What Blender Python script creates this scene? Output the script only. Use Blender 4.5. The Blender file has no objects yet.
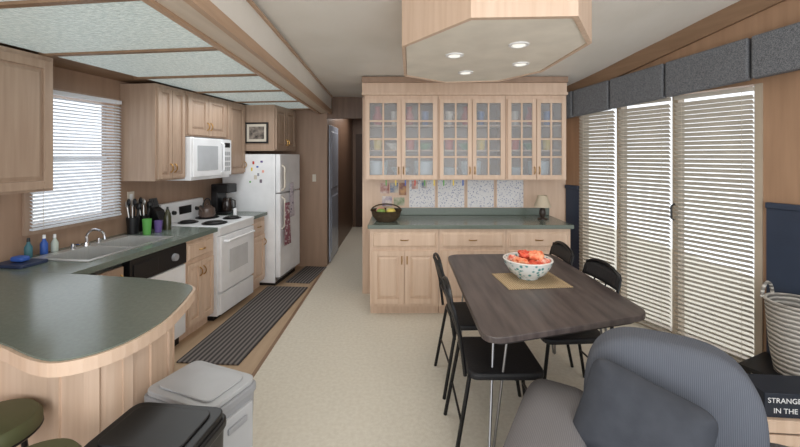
import bpy, bmesh, math, random
from mathutils import Matrix, Vector, noise
random.seed(3)
S=bpy.context.scene
C=S.collection
T=Matrix.Translation
def RZ(a): return Matrix.Rotation(math.radians(a),4,'Z')
def RX(a): return Matrix.Rotation(math.radians(a),4,'X')
def RY(a): return Matrix.Rotation(math.radians(a),4,'Y')
def lin(c):
    return tuple([(v/255/12.92 if v/255<=.04045 else ((v/255+.055)/1.055)**2.4) for v in c])+(1,)
# ---------------------------------------------------------------- materials
def mat(name,c,rough=.5,metal=0,c2=None,sc=(1,1,1),ns=5,det=4,bump=0,bs=60,tex='noise',emis=0,pos=(.35,.65),spec=.5,trans=0,wdir='X',dist=0):
    m=bpy.data.materials.new(name); m.use_nodes=True
    nt=m.node_tree; N=nt.nodes; L=nt.links
    p=N['Principled BSDF']; p.inputs['Base Color'].default_value=lin(c)
    p.inputs['Roughness'].default_value=rough; p.inputs['Metallic'].default_value=metal
    p.inputs['Specular IOR Level'].default_value=spec
    tc=N.new('ShaderNodeTexCoord'); mp=N.new('ShaderNodeMapping'); mp.inputs['Scale'].default_value=sc
    L.new(tc.outputs['Object'],mp.inputs['Vector'])
    if c2 is None:
        c2=tuple(min(255,v*1.04+2) for v in c)
    if tex=='wave':
        t=N.new('ShaderNodeTexWave'); t.inputs['Scale'].default_value=ns; t.bands_direction=wdir
        t.inputs['Distortion'].default_value=dist; t.inputs['Detail'].default_value=det; out=t.outputs['Fac']
    elif tex=='voronoi':
        t=N.new('ShaderNodeTexVoronoi'); t.inputs['Scale'].default_value=ns; out=t.outputs['Distance']
    else:
        t=N.new('ShaderNodeTexNoise'); t.inputs['Scale'].default_value=ns; t.inputs['Detail'].default_value=det; out=t.outputs['Fac']
    L.new(mp.outputs['Vector'],t.inputs['Vector'])
    r=N.new('ShaderNodeValToRGB'); r.color_ramp.elements[0].position=pos[0]; r.color_ramp.elements[1].position=pos[1]
    r.color_ramp.elements[0].color=lin(c); r.color_ramp.elements[1].color=lin(c2)
    L.new(out,r.inputs['Fac']); L.new(r.outputs['Color'],p.inputs['Base Color'])
    if bump:
        n2=N.new('ShaderNodeTexNoise'); n2.inputs['Scale'].default_value=bs; n2.inputs['Detail'].default_value=3
        L.new(tc.outputs['Object'],n2.inputs['Vector'])
        b=N.new('ShaderNodeBump'); b.inputs['Strength'].default_value=bump; b.inputs['Distance'].default_value=.01
        L.new((out if tex=='wave' else n2.outputs['Fac']),b.inputs['Height']); L.new(b.outputs['Normal'],p.inputs['Normal'])
    if emis:
        L.new(r.outputs['Color'],p.inputs['Emission Color']); p.inputs['Emission Strength'].default_value=emis
    if trans:
        o=N['Material Output']; mx=N.new('ShaderNodeMixShader'); tr=N.new('ShaderNodeBsdfTranslucent')
        L.new(r.outputs['Color'],tr.inputs['Color']); mx.inputs[0].default_value=trans
        L.new(p.outputs[0],mx.inputs[1]); L.new(tr.outputs[0],mx.inputs[2]); L.new(mx.outputs[0],o.inputs['Surface'])
    return m
def glassmat(name,c,f):
    m=bpy.data.materials.new(name); m.use_nodes=True; nt=m.node_tree; N=nt.nodes; L=nt.links
    p=N['Principled BSDF']; p.inputs['Base Color'].default_value=lin(c); p.inputs['Roughness'].default_value=.08
    tr=N.new('ShaderNodeBsdfTransparent'); mx=N.new('ShaderNodeMixShader'); mx.inputs[0].default_value=f
    L.new(tr.outputs[0],mx.inputs[1]); L.new(p.outputs[0],mx.inputs[2]); L.new(mx.outputs[0],N['Material Output'].inputs['Surface'])
    return m
WG=(16,16,1.0)
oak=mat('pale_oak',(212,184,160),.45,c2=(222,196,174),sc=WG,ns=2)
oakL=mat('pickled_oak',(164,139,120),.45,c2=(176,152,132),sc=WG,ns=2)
oakdark=mat('oak_panel_wall',(154,127,107),.5,c2=(164,136,115),sc=(10,10,.8),ns=2)
wallr=mat('tan_panel_wall',(156,123,96),.5,c2=(168,134,106),sc=(10,10,.8),ns=2)
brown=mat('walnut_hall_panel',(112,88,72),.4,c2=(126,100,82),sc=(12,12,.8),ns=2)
beamm=mat('beam_wood',(182,152,126),.45,c2=(194,164,138),sc=(12,1,12),ns=2)
beamu=mat('beam_underside',(210,196,180),.5,c2=(218,204,188),sc=(12,1,12),ns=2)
darktrim=mat('dark_trim_wood',(132,104,80),.45,c2=(144,115,90),sc=(8,1,8),ns=3)
ceilm=mat('ceiling_panel_white',(232,229,222),.6,c2=(237,234,228),ns=3,bump=.12,bs=90)
carpet=mat('cream_carpet',(220,213,198),.95,c2=(229,223,209),ns=40,det=10,bump=.5,bs=240,spec=.1)
vinyl=mat('tan_vinyl',(180,154,126),.5,c2=(190,164,136),sc=(6,1,1),ns=4)
navy=mat('navy_wainscot',(44,54,72),.45,c2=(52,63,82),ns=3)
green=mat('grey_green_laminate',(106,117,109),.2,c2=(112,123,115),ns=60,det=6)
white=mat('white_enamel',(234,235,237),.28)
offw=mat('almond_plastic',(206,198,184),.4)
black=mat('black_plastic',(22,22,24),.4)
blackm=mat('black_metal',(20,20,22),.35,metal=.3)
blackf=mat('black_vinyl_seat',(24,24,27),.55,bump=.15)
steel=mat('brushed_steel',(202,202,200),.32,metal=.6,sc=(1,30,1),ns=6)
chrome=mat('chrome',(215,215,218),.12,metal=1)
legm=mat('satin_metal_leg',(150,150,152),.3,metal=.9)
brass=mat('brass_pull',(180,140,80),.3,metal=1)
slat=mat('cream_blind_slat',(206,200,190),.5,trans=.30)
slatw=mat('white_blind_slat',(236,239,243),.5,trans=.4)
tweed=mat('charcoal_tweed',(86,88,92),.9,c2=(132,134,138),ns=210,det=2,spec=.1,bump=.25,bs=300,pos=(.35,.65))
rib=mat('grey_ribbed_upholstery',(90,94,103),.9,c2=(106,110,119),tex='wave',ns=52,det=1,bump=.22,wdir='X',spec=.15,pos=(0.1,.9))
armf=mat('grey_warm_upholstery',(114,112,114),.9,c2=(127,124,125),tex='wave',ns=52,det=1,bump=.2,wdir='X',spec=.15,pos=(.1,.9))
pillowm=mat('dark_grey_pillow',(64,67,74),.85,c2=(72,75,82),ns=12,bump=.1,bs=200,spec=.2)
panel=mat('light_diffuser',(190,206,205),.2,c2=(212,224,222),ns=42,det=6,bump=1,bs=60,emis=.32)
tablem=mat('table_grey_walnut',(66,58,57),.36,c2=(92,82,79),sc=(9,.9,1),ns=3,det=8)
tableedge=mat('table_edge_dark',(44,38,37),.5)
rugm=mat('striped_rug',(74,71,72),.95,c2=(132,126,122),tex='wave',ns=8,det=3,dist=.5,wdir='X',spec=.1,pos=(.2,.9))
matm=mat('woven_straw',(190,168,134),.85,c2=(150,126,94),tex='wave',ns=22,det=2,dist=2,wdir='X',bump=.4,pos=(.1,.9))
wick=mat('white_wicker',(212,208,200),.8,c2=(140,136,130),tex='wave',ns=11,det=2,dist=3,wdir='Z',bump=.8,pos=(.05,.7))
wickd=mat('dark_wicker',(100,80,52),.8,c2=(48,38,26),tex='wave',ns=24,det=2,dist=2,wdir='Z',bump=.7,pos=(.1,.8))
tile=mat('floral_backsplash',(128,134,166),.4,c2=(224,223,224),tex='voronoi',ns=50,pos=(.18,.38))
olive=mat('olive_vinyl',(84,88,58),.5,c2=(94,98,66),ns=6)
greyp=mat('grey_plastic',(150,152,156),.45)
greyl=mat('light_grey_lid',(176,178,181),.4)
glassp=glassmat('cabinet_glass',(212,216,220),.24)  # pale colour mixed in stands for the milky reflection on the panes
glassw=glassmat('window_glass',(230,240,250),.05)
shade=mat('lamp_shade_fabric',(222,210,188),.8,trans=.3)
bowlm=mat('bowl_teal_glaze',(84,150,150),.25,c2=(224,228,226),tex='voronoi',ns=34,pos=(.2,.42))
whitein=mat('white_ceramic',(226,224,218),.25)
def col(n,c,r=.5): return mat(n,c,r)
red=col('red_paint',(196,58,40)); org=col('orange_skin',(222,120,60)); grn=col('green_plastic',(90,160,76)); blu=col('blue_plastic',(50,90,170))
yel=col('yellow_plastic',(226,200,70)); teal=col('teal_ceramic',(60,140,150)); pink=col('pink_skin',(232,170,150)); dkb=col('coil_black',(28,26,26)); purp=col('purple_plastic',(100,80,140))
lampem=mat('downlight_lens',(250,246,236),.3,emis=.7)
# ---------------------------------------------------------------- mesh helpers
def NB(): return bmesh.new()
def hexa(bm,v,mi=0):
    vs=[bm.verts.new(p) for p in v]
    for f in ((0,3,2,1),(4,5,6,7),(0,1,5,4),(1,2,6,5),(2,3,7,6),(3,0,4,7)):
        bm.faces.new([vs[i] for i in f]).material_index=mi
def box(bm,x0,x1,y0,y1,z0,z1,mi=0):
    hexa(bm,[(x0,y0,z0),(x1,y0,z0),(x1,y1,z0),(x0,y1,z0),(x0,y0,z1),(x1,y0,z1),(x1,y1,z1),(x0,y1,z1)],mi)
def raised(bm,x0,x1,y0,y1,z0,z1,ins,mi=0):
    hexa(bm,[(x0,y0,z0),(x1,y0+ins,z0+ins),(x1,y1-ins,z0+ins),(x0,y1,z0),(x0,y0,z1),(x1,y0+ins,z1-ins),(x1,y1-ins,z1-ins),(x0,y1,z1)],mi)
def prism(bm,poly,z0,z1,mi=0,mtop=None):
    a=[bm.verts.new((p[0],p[1],z0)) for p in poly]; b=[bm.verts.new((p[0],p[1],(z1(p) if callable(z1) else z1))) for p in poly]
    n=len(poly)
    bm.faces.new(a[::-1]).material_index=mi; bm.faces.new(b).material_index=mi if mtop is None else mtop
    for i in range(n): bm.faces.new([a[i],a[(i+1)%n],b[(i+1)%n],b[i]]).material_index=mi
def cyl(bm,p0,p1,r0,r1=None,seg=16,mi=0):
    r1=r0 if r1 is None else r1
    p0=Vector(p0);p1=Vector(p1);d=(p1-p0).normalized()
    u=d.orthogonal().normalized(); w=d.cross(u)
    A=[];B=[]
    for i in range(seg):
        a=2*math.pi*i/seg; o=u*math.cos(a)+w*math.sin(a)
        A.append(bm.verts.new(p0+o*r0)); B.append(bm.verts.new(p1+o*r1))
    for i in range(seg): bm.faces.new([A[i],A[(i+1)%seg],B[(i+1)%seg],B[i]]).material_index=mi
    bm.faces.new(A[::-1]).material_index=mi; bm.faces.new(B).material_index=mi
def tube(bm,pts,r,seg=8,mi=0,closed=False):
    pts=[Vector(p) for p in pts]; rings=[]; n=len(pts); u=None
    for i,p in enumerate(pts):
        if closed: d=(pts[(i+1)%n]-pts[i-1]).normalized()
        else: d=(pts[min(i+1,n-1)]-pts[max(i-1,0)]).normalized()
        u=d.orthogonal().normalized() if u is None else (u-d*u.dot(d)).normalized()
        w=d.cross(u)
        rings.append([bm.verts.new(p+(u*math.cos(2*math.pi*k/seg)+w*math.sin(2*math.pi*k/seg))*r) for k in range(seg)])
    m=n if closed else n-1
    for i in range(m):
        a=rings[i];b=rings[(i+1)%n]
        for k in range(seg): bm.faces.new([a[k],a[(k+1)%seg],b[(k+1)%seg],b[k]]).material_index=mi
    if not closed: bm.faces.new(rings[0][::-1]).material_index=mi; bm.faces.new(rings[-1]).material_index=mi
def lathe(bm,prof,c=(0,0,0),seg=24,mi=0):
    rings=[]
    for r,z in prof:
        r=max(r,.0006)
        rings.append([bm.verts.new((c[0]+r*math.cos(2*math.pi*k/seg),c[1]+r*math.sin(2*math.pi*k/seg),c[2]+z)) for k in range(seg)])
    for i in range(len(rings)-1):
        a=rings[i];b=rings[i+1]
        for k in range(seg): bm.faces.new([a[k],a[(k+1)%seg],b[(k+1)%seg],b[k]]).material_index=mi
    bm.faces.new(rings[0][::-1]).material_index=mi
    bm.faces.new(rings[-1]).material_index=mi
def sell(bm,c,a,e1=.35,e2=.35,M=None,nu=40,nv=22,mi=0,mod=None):
    sp=lambda v,e: math.copysign(abs(v)**e,v)
    M=M or Matrix(); rows=[]
    for j in range(nv+1):
        ph=-math.pi/2+math.pi*j/nv; row=[]
        for i in range(nu):
            th=2*math.pi*i/nu
            p=Vector((a[0]*sp(math.cos(ph),e1)*sp(math.cos(th),e2),a[1]*sp(math.cos(ph),e1)*sp(math.sin(th),e2),a[2]*sp(math.sin(ph),e1)))
            if mod: p=mod(p)
            if j in(0,nv) and i>0: row.append(row[0]); continue
            row.append(bm.verts.new(Vector(c)+M@p))
        rows.append(row)
    for j in range(nv):
        for i in range(nu):
            f=[rows[j][i],rows[j][(i+1)%nu],rows[j+1][(i+1)%nu],rows[j+1][i]]
            g=[]
            for v in f:
                if v not in g: g.append(v)
            if len(g)>2:
                try: bm.faces.new(g).material_index=mi
                except ValueError: pass
def rpoly(cs,r,seg=6):
    out=[];n=len(cs)
    for i in range(n):
        p=Vector(cs[i]);a=(Vector(cs[i-1])-p).normalized();b=(Vector(cs[(i+1)%n])-p).normalized()
        s=p+a*r;e=p+b*r
        for k in range(seg+1):
            t=k/seg; out.append(tuple(s*(1-t)**2+p*2*t*(1-t)+e*t*t))
    return out
def make(name,bm,mats,parent=None,M=None,bevel=0,smooth=False,label=None,cat=None,group=None,kind=None,seg=2):
    bmesh.ops.recalc_face_normals(bm,faces=bm.faces)
    me=bpy.data.meshes.new(name); bm.to_mesh(me); bm.free()
    for m in (mats if isinstance(mats,(list,tuple)) else [mats]): me.materials.append(m)
    if smooth:
        me.shade_smooth()
        try: me.set_sharp_from_angle(angle=math.radians(40))
        except Exception: pass
    o=bpy.data.objects.new(name,me); C.objects.link(o)
    if M is not None: o.matrix_world=M
    if parent: o.parent=parent
    if bevel:
        b=o.modifiers.new('bev','BEVEL'); b.width=bevel; b.segments=seg; b.limit_method='ANGLE'
    if label:o['label']=label
    if cat:o['category']=cat
    if group:o['group']=group
    if kind:o['kind']=kind
    return o
def thing(name,M,label,cat,group=None):
    e=bpy.data.objects.new(name,None); e.empty_display_size=.1; C.objects.link(e); e.matrix_world=M
    e['label']=label;e['category']=cat
    if group:e['group']=group
    return e
def struct(name,bm,mats,M=None,bevel=0): return make(name,bm,mats,M=M,bevel=bevel,kind='structure')
def dup(src,M,label=None):
    n=src.copy(); C.objects.link(n); n.matrix_world=M
    if label:n['label']=label
    def rec(a,b):
        for ch in a.children:
            c=ch.copy(); C.objects.link(c); c.parent=b; rec(ch,c)
    rec(src,n); return n
# ---------------------------------------------------------------- frames
ML=T((-2.79,0,0))@RZ(-7.41)
MR=T((1.853,4.25,0))@RZ(204.9)
MB=T((0,4.25,0))@RZ(-90)
def LW(x,y): v=ML@Vector((x,y,0)); return (v.x,v.y)
def cz(X,Y):
    XR=3.829-.465*Y; t=max(0,(X+1)/(XR+1)); return 2.37+t*((2.30+.277*max(0,4.2-Y))-2.37)
# ---------------------------------------------------------------- structure
bm=NB(); box(bm,-1.03,4.5,-1.5,9,-.05,0); struct('floor',bm,carpet)
bm=NB(); box(bm,-3.2,-1.032,-1.5,5.35,-.05,0); struct('floor.001',bm,vinyl)
bm=NB(); box(bm,-1.045,-1.02,2.1,5.3,.0,.006); struct('trim_1',bm,darktrim)
WY0,WY1,WZ0,WZ1=2.55,3.17,1.07,1.97
bm=NB(); box(bm,-.1,0,-.5,WY0,0,2.4); box(bm,-.1,0,WY1,5.5,0,2.4); box(bm,-.1,0,WY0,WY1,0,WZ0); box(bm,-.1,0,WY0,WY1,WZ1,2.4)
struct('wall_left',bm,oakdark,ML)
bm=NB()
for a in ((WY0-.05,WY0,WZ0-.05,WZ1+.05),(WY1,WY1+.05,WZ0-.05,WZ1+.05),(WY0,WY1,WZ0-.05,WZ0),(WY0,WY1,WZ1,WZ1+.05)): box(bm,.001,.02,a[0],a[1],a[2],a[3])
box(bm,-.07,-.05,WY0,WY1,1.5,1.53,1); box(bm,-.065,-.06,WY0,WY1,WZ0,WZ1,2)
struct('window_1',bm,[oakL,white,glassw],ML)
bm=NB(); box(bm,-.42,1.95,4.25,4.35,0,2.5); struct('wall_back',bm,oak)
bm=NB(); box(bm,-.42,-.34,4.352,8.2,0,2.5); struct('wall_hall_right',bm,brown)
bm=NB(); box(bm,-2.3,-1.02,5.3,5.38,0,2.4); struct('wall_kitchen_end',bm,oakdark)
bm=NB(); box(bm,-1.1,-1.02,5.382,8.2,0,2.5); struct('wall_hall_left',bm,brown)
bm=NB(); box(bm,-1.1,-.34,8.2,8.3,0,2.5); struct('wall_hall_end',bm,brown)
bm=NB(); box(bm,-1.018,-.422,5.3,5.36,2.06,2.36); struct('trim_2',bm,brown)
bm=NB(); box(bm,-1.018,-1.0,5.45,6.15,0.01,1.98); raised(bm,-1.0,-.99,5.52,6.08,1.05,1.9,.02); raised(bm,-1.0,-.99,5.52,6.08,.12,.95,.02); struct('door_1',bm,mat('hall_door_sheen_tint',(176,186,204),.2,c2=(186,196,212)),bevel=.003)  # bluish highlight on the glossy door is put into its base colour
bm=NB(); box(bm,-.95,-.5,8.17,8.198,0.01,2.0); struct('door_2',bm,mat('dark_hall_door',(70,52,42),.5))
# right wall
R0,R1=.2,1.70
bm=NB(); box(bm,-.1,0,-.3,R0,0,3.3); box(bm,-.1,0,R1,6,0,3.3); box(bm,-.1,0,R0,R1,2.06,3.3)
struct('wall_right',bm,wallr,MR)
bm=NB(); box(bm,.001,.02,.02,R0-.01,.1,1.18); box(bm,.001,.02,1.74,4.6,.1,1.18)
for y in (1.95,2.15,2.35,2.55,2.75): box(bm,.02,.026,y,y+.015,.1,1.18)
struct('trim_3',bm,navy,MR,)
bm=NB(); box(bm,.001,.04,1.74,4.6,1.18,1.22); box(bm,.001,.04,.02,R0-.01,1.18,1.22); struct('trim_4',bm,navy,MR,bevel=.004)
bm=NB(); box(bm,.001,.025,1.74,4.6,0,.1); struct('baseboard_right',bm,navy,MR)
bm=NB()
for y in (R0-.012,.615,1.12,R1-.03): box(bm,-.08,.012,y,y+.045,0.001,2.06)
box(bm,-.08,.01,R0,R1,.001,.05); box(bm,-.05,-.045,R0,R1,.05,2.06,1)
struct('window_2',bm,[mat('door_frame_taupe',(172,158,140),.45),glassw],MR)
bm=NB()
hexa(bm,[(0.001,-.02,2.14),(.03,-.02,2.14),(.03,4,3.14),(0.001,4,3.14),(0.001,-.02,2.30),(.03,-.02,2.30),(.03,4,3.30),(0.001,4,3.30)])
struct('trim_5',bm,darktrim,MR)
bm=NB(); ys=[-1.5+i*.5 for i in range(12)]+[4.25,6,8.3]; nx=10
g=[[bm.verts.new((x,Y,cz(x,Y))) for x in [(-1.12+ (3.95-.465*min(Y,4.25)+1.12)*k/nx) for k in range(nx+1)]] for Y in ys]
for j in range(len(ys)-1):
    for k in range(nx): bm.faces.new([g[j][k],g[j][k+1],g[j+1][k+1],g[j+1][k]])
struct('ceiling',bm,ceilm)
# beam
bm=NB()
def bx(Y): return -1.13+(5.28-Y)*.047
for (dx0,dx1,z0,z1,mi) in ((.03,.155,2.13,2.368,1),(.0,.03,2.115,2.368,0),(.155,.185,2.115,2.175,0),(.155,.178,2.175,2.368,2),(.178,.195,2.35,2.368,0)):
    hexa(bm,[(bx(5.28)+dx0,5.28,z0),(bx(5.28)+dx1,5.28,z0),(bx(-1)+dx1,-1,z0),(bx(-1)+dx0,-1,z0),(bx(5.28)+dx0,5.28,z1),(bx(5.28)+dx1,5.28,z1),(bx(-1)+dx1,-1,z1),(bx(-1)+dx0,-1,z1)],mi)
struct('trim_6',bm,[beamm,beamu,ceilm])
bm=NB(); a=[(-3.0,-1),(-3.0,5.3),(-1.13,5.3),(bx(-1),-1)]; prism(bm,a,2.175,2.2); struct('ceiling.001',bm,darktrim)
def crossL(L,off):
    lo,hi=0,2.2
    for _ in range(30):
        m=(lo+hi)/2; X,Y=LW(m,L)
        if X<bx(Y)-off: lo=m
        else: hi=m
    return LW(lo,L)
L0=1.0; i=0
while L0<5.0:
    L1=min(L0+.66,5.2)
    bm=NB(); prism(bm,[LW(.34,L0),crossL(L0,.03),crossL(L1,.03),LW(.34,L1)],2.163,2.1755)
    make('ceiling_diffuser_panel',bm,panel,label='translucent prismatic fluorescent light panel set in wood ceiling frame',cat='light panel',group='kitchen ceiling diffuser panels')
    bm=NB(); prism(bm,[LW(.3,L1+.002),crossL(L1+.002,.0),crossL(L1+.035,.0),LW(.3,L1+.035)],2.15,2.174); struct('trim_%d'%(10+i),bm,darktrim)
    L0=L1+.037; i+=1
# ---------------------------------------------------------------- cabinets
def pull(parent,x,y,z,vert=True,m=None):
    bm=NB(); h=.038; pts=[]
    for k in range(9):
        t=k/8; o=(t-.5)*2*h; q=x+.026*math.sin(math.pi*t)**.6 if 0<t<1 else x
        pts.append((q,y,z+o) if vert else (q,y+o,z))
    tube(bm,pts,.005,6)
    make('handle',bm,m or brass,parent=parent,smooth=True,label='small brass bow pull')
def door(p,x,y0,y1,z0,z1,m,hs='r',hz='low',glass=None):
    bm=NB(); fr=.05 if y1-y0>.2 else .035; t=.02
    if glass: fr=.042
    box(bm,x,x+t,y0,y0+fr,z0,z1); box(bm,x,x+t,y1-fr,y1,z0,z1)
    box(bm,x,x+t,y0+fr,y1-fr,z0,z0+fr); box(bm,x,x+t,y0+fr,y1-fr,z1-fr,z1)
    if glass:
        c,r=glass; a=y0+fr;b=y1-fr;c0=z0+fr;c1=z1-fr
        for k in range(1,c): yy=a+(b-a)*k/c; box(bm,x+.003,x+t-.002,yy-.009,yy+.009,c0,c1)
        for k in range(1,r): zz=c0+(c1-c0)*k/r; box(bm,x+.004,x+t-.003,a,b,zz-.009,zz+.009)
        o=make('door',bm,m,parent=p,bevel=.002)
        bm=NB(); box(bm,x+.006,x+.009,a,b,c0,c1); make('glass_pane',bm,glassp,parent=o,label='clear glass with milky reflection mixed into its colour')
    else:
        box(bm,x,x+.008,y0+fr,y1-fr,z0+fr,z1-fr); raised(bm,x+.008,x+.018,y0+fr+.008,y1-fr-.008,z0+fr+.008,z1-fr-.008,.022)
        o=make('door',bm,m,parent=p,bevel=.002)
    y=(y1-.022) if hs=='r' else y0+.022
    z={'low':z0+.09,'high':z1-.09}[hz]
    pull(o,x+t,y,z)
def drawer(p,x,y0,y1,z0,z1,m):
    bm=NB(); box(bm,x,x+.012,y0,y1,z0,z1); raised(bm,x+.012,x+.022,y0+.008,y1-.008,z0+.008,z1-.008,.012)
    o=make('drawer',bm,m,parent=p,bevel=.002); pull(o,x+.022,(y0+y1)/2,(z0+z1)/2,False)
def base(M,y0,w,d,h,m,label,ndoor=2,draw=True,group=None,bh=None):
    e=thing('base_cabinet',M@T((0,y0,0)),label,'cabinet',group)
    bm=NB(); box(bm,.004,d,.001,w-.001,.09,bh or h); box(bm,.004,d-.06,.001,w-.001,0,.09); make('body',bm,m,parent=e)
    zt=h-.03
    if draw: drawer(e,d,.02,w-.02,zt-.15,zt,m); zt-=.18
    s=(w-.04)/ndoor
    for k in range(ndoor): door(e,d,.02+s*k+.003,.02+s*(k+1)-.003,.12,zt,m,'r' if k%2==0 else 'l','high')
    return e
def upper(M,y0,w,d,z0,h,m,label,ndoor=2,group=None,name='wall_cabinet'):
    e=thing(name,M@T((0,y0,z0)),label,'cabinet',group)
    bm=NB(); box(bm,.004,d,.001,w-.001,0,h); make('body',bm,m,parent=e)
    s=(w-.03)/ndoor
    for k in range(ndoor): door(e,d,.015+s*k+.003,.015+s*(k+1)-.003,.015,h-.03,m,'r' if k%2==0 else 'l','low')
    return e
gk='kitchen cabinets along the window wall'
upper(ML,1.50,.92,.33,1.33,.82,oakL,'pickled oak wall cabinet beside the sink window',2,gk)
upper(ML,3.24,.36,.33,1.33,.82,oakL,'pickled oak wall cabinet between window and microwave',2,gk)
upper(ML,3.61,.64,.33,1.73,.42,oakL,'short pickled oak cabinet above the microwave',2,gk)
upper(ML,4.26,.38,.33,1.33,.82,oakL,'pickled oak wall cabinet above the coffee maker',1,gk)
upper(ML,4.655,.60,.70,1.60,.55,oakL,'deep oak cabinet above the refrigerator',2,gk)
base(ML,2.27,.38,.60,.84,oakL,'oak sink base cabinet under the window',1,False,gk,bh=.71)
base(ML,3.235,.39,.60,.84,oak,'pale oak base cabinet between dishwasher and stove',2,True,gk)
base(ML,4.262,.34,.60,.84,oak,'narrow pale oak base cabinet beside the refrigerator',1,True,gk)
# dishwasher
e=thing('dishwasher',ML@T((0,2.66,0)),'white dishwasher with a black control panel','dishwasher')
bm=NB(); box(bm,.02,.60,.0,.565,.08,.71); make('body',bm,white,parent=e)
bm=NB(); box(bm,.60,.625,.005,.56,.10,.66); make('door',bm,white,parent=e,bevel=.005)
bm=NB(); box(bm,.57,.632,.005,.56,.67,.835); box(bm,.632,.64,.03,.25,.70,.80); make('control_panel',bm,black,parent=e,bevel=.004)
bm=NB(); cyl(bm,(.63,.42,.75),(.655,.42,.75),.03,.026); make('knob',bm,greyp,parent=e,smooth=True)
bm=NB(); box(bm,.50,.56,.0,.565,0,.09); make('kick_plate',bm,black,parent=e)
# worktop
def chaik(p,n=2):
    for _ in range(n):
        q=[p[0]]
        for i in range(len(p)-1):
            a=Vector(p[i]);b=Vector(p[i+1]); q+=[tuple(a*.75+b*.25),tuple(a*.25+b*.75)]
        q.append(p[-1]); p=q
    return p
near=chaik([(-2.58,1.46),(-1.75,1.43),(-1.45,1.375),(-1.22,1.26),(-1.10,1.235),(-.99,1.33),(-.955,1.52),(-.985,1.70),(-1.02,1.84),(-1.05,1.94),(-1.15,2.0),(-1.4,2.07)])
bm=NB()
inner=[(-1.885,2.151),(-2.495,2.231)]
prism(bm,near+inner,.842,.88)
def lbox(x0,x1,y0,y1,z0=.842,z1=.88):
    c=[(x0,y0),(x1,y0),(x1,y1),(x0,y1)]; w=[LW(*q) for q in c]; prism(bm,w,z0,z1)
lbox(.002,.64,2.252,2.47); lbox(.002,.10,2.47,3.19); lbox(.52,.64,2.47,3.19); lbox(.002,.64,3.19,3.632)
wt=thing('worktop',T((-1.8,1.8,.842)),'grey-green laminate worktop with rounded peninsula end','worktop')
sf=make('surface',bm,green,parent=wt); sf.matrix_local=T((1.8,-1.8,-.842))
bm=NB()
nn=[Vector(p) for p in near[:-6]]; A=[]
for i,p in enumerate(nn):
    d=(nn[min(i+1,len(nn)-1)]-nn[max(i-1,0)]).normalized(); n=Vector((d.y,-d.x)); A.append((p,p+n*.012))
for i in range(len(A)-1):
    a0,a1=A[i];b0,b1=A[i+1]
    hexa(bm,[(a0.x,a0.y,.828),(a1.x,a1.y,.828),(b1.x,b1.y,.828),(b0.x,b0.y,.828),(a0.x,a0.y,.874),(a1.x,a1.y,.874),(b1.x,b1.y,.874),(b0.x,b0.y,.874)])
bmesh.ops.remove_doubles(bm,verts=bm.verts,dist=.0001)
sf=make('edge_trim',bm,oak,parent=wt,label='pale oak edge band'); sf.matrix_local=T((1.8,-1.8,-.842))
bm=NB(); box(bm,.002,.64,4.262,4.60,.842,.88); make('worktop',bm,green,M=ML,bevel=.004,label='short grey-green laminate worktop beside the refrigerator',cat='worktop')
# peninsula body
pb=chaik([(-2.53,1.60),(-1.5,1.56),(-1.30,1.49),(-1.18,1.46),(-1.10,1.53),(-1.08,1.66),(-1.09,1.80),(-1.13,1.90),(-1.22,1.94)],2)+[(-1.6,2.0),(-1.90,2.06),(-2.48,2.14)]
e=thing('peninsula_cabinet',Matrix(),'curved pale oak peninsula cabinet under the worktop','cabinet')
bm=NB(); prism(bm,pb,.08,.84); make('body',bm,oak,parent=e)
bm=NB(); cc=Vector((-1.8,1.8)); prism(bm,[tuple(cc+(Vector(p)-cc)*.95) for p in pb],0,.08); make('kick_plate',bm,darktrim,parent=e)
q=[Vector(p) for p in pb[:-3]]
for z0,z1 in ((.74,.81),(.10,.18)):
    bm=NB()
    for i in range(len(q)-1):
        d=(q[i+1]-q[i]).normalized(); n=Vector((d.y,-d.x))*.01
        a=q[i];b=q[i+1]; hexa(bm,[(a.x,a.y,z0),(a.x+n.x,a.y+n.y,z0),(b.x+n.x,b.y+n.y,z0),(b.x,b.y,z0),(a.x,a.y,z1),(a.x+n.x,a.y+n.y,z1),(b.x+n.x,b.y+n.y,z1),(b.x,b.y,z1)])
    bmesh.ops.remove_doubles(bm,verts=bm.verts,dist=.0001)
    make('rail',bm,oak,parent=e)
for i in (3,5,8,13,17,21,25,29):
    if i<len(q)-1:
        d=(q[i+1]-q[i]).normalized(); n=Vector((d.y,-d.x))*.009; a=q[i]; b=a+d*.035
        bm=NB(); hexa(bm,[(a.x,a.y,.18),(a.x+n.x,a.y+n.y,.18),(b.x+n.x,b.y+n.y,.18),(b.x,b.y,.18),(a.x,a.y,.74),(a.x+n.x,a.y+n.y,.74),(b.x+n.x,b.y+n.y,.74),(b.x,b.y,.74)])
        make('stile',bm,oak,parent=e)
# sink
e=thing('kitchen_sink',ML@T((.31,2.83,.88)),'double bowl stainless steel sink below the window','sink')
bm=NB()
def bowl(y0,y1):
    x0,x1=-.15,.19; d=-.15
    box(bm,x0,x1,y0,y1,d-.004,d)
    for q in ((x0,x0+.004,y0,y1),(x1-.004,x1,y0,y1),(x0,x1,y0,y0+.004),(x0,x1,y1-.004,y1)): box(bm,q[0],q[1],q[2],q[3],d,.003)
bowl(-.335,-.015); bowl(.015,.335)
for q in ((-.22,-.15,-.37,.37),(.19,.22,-.37,.37),(-.15,.19,-.37,-.335),(-.15,.19,.335,.37),(-.15,.19,-.015,.015)): box(bm,q[0],q[1],q[2],q[3],0.001,.006)
make('basin',bm,steel,parent=e)
bm=NB(); pts=[(-.185,0,.006),(-.185,0,.07)]+[(-.185+.075*(1-math.cos(t)),0,.07+.055*math.sin(t)) for t in [k*math.pi/8 for k in range(1,8)]]+[(-.035,0,.055)]
tube(bm,pts,.009,8); cyl(bm,(-.185,0,.006),(-.185,0,.03),.025,.02)
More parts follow.
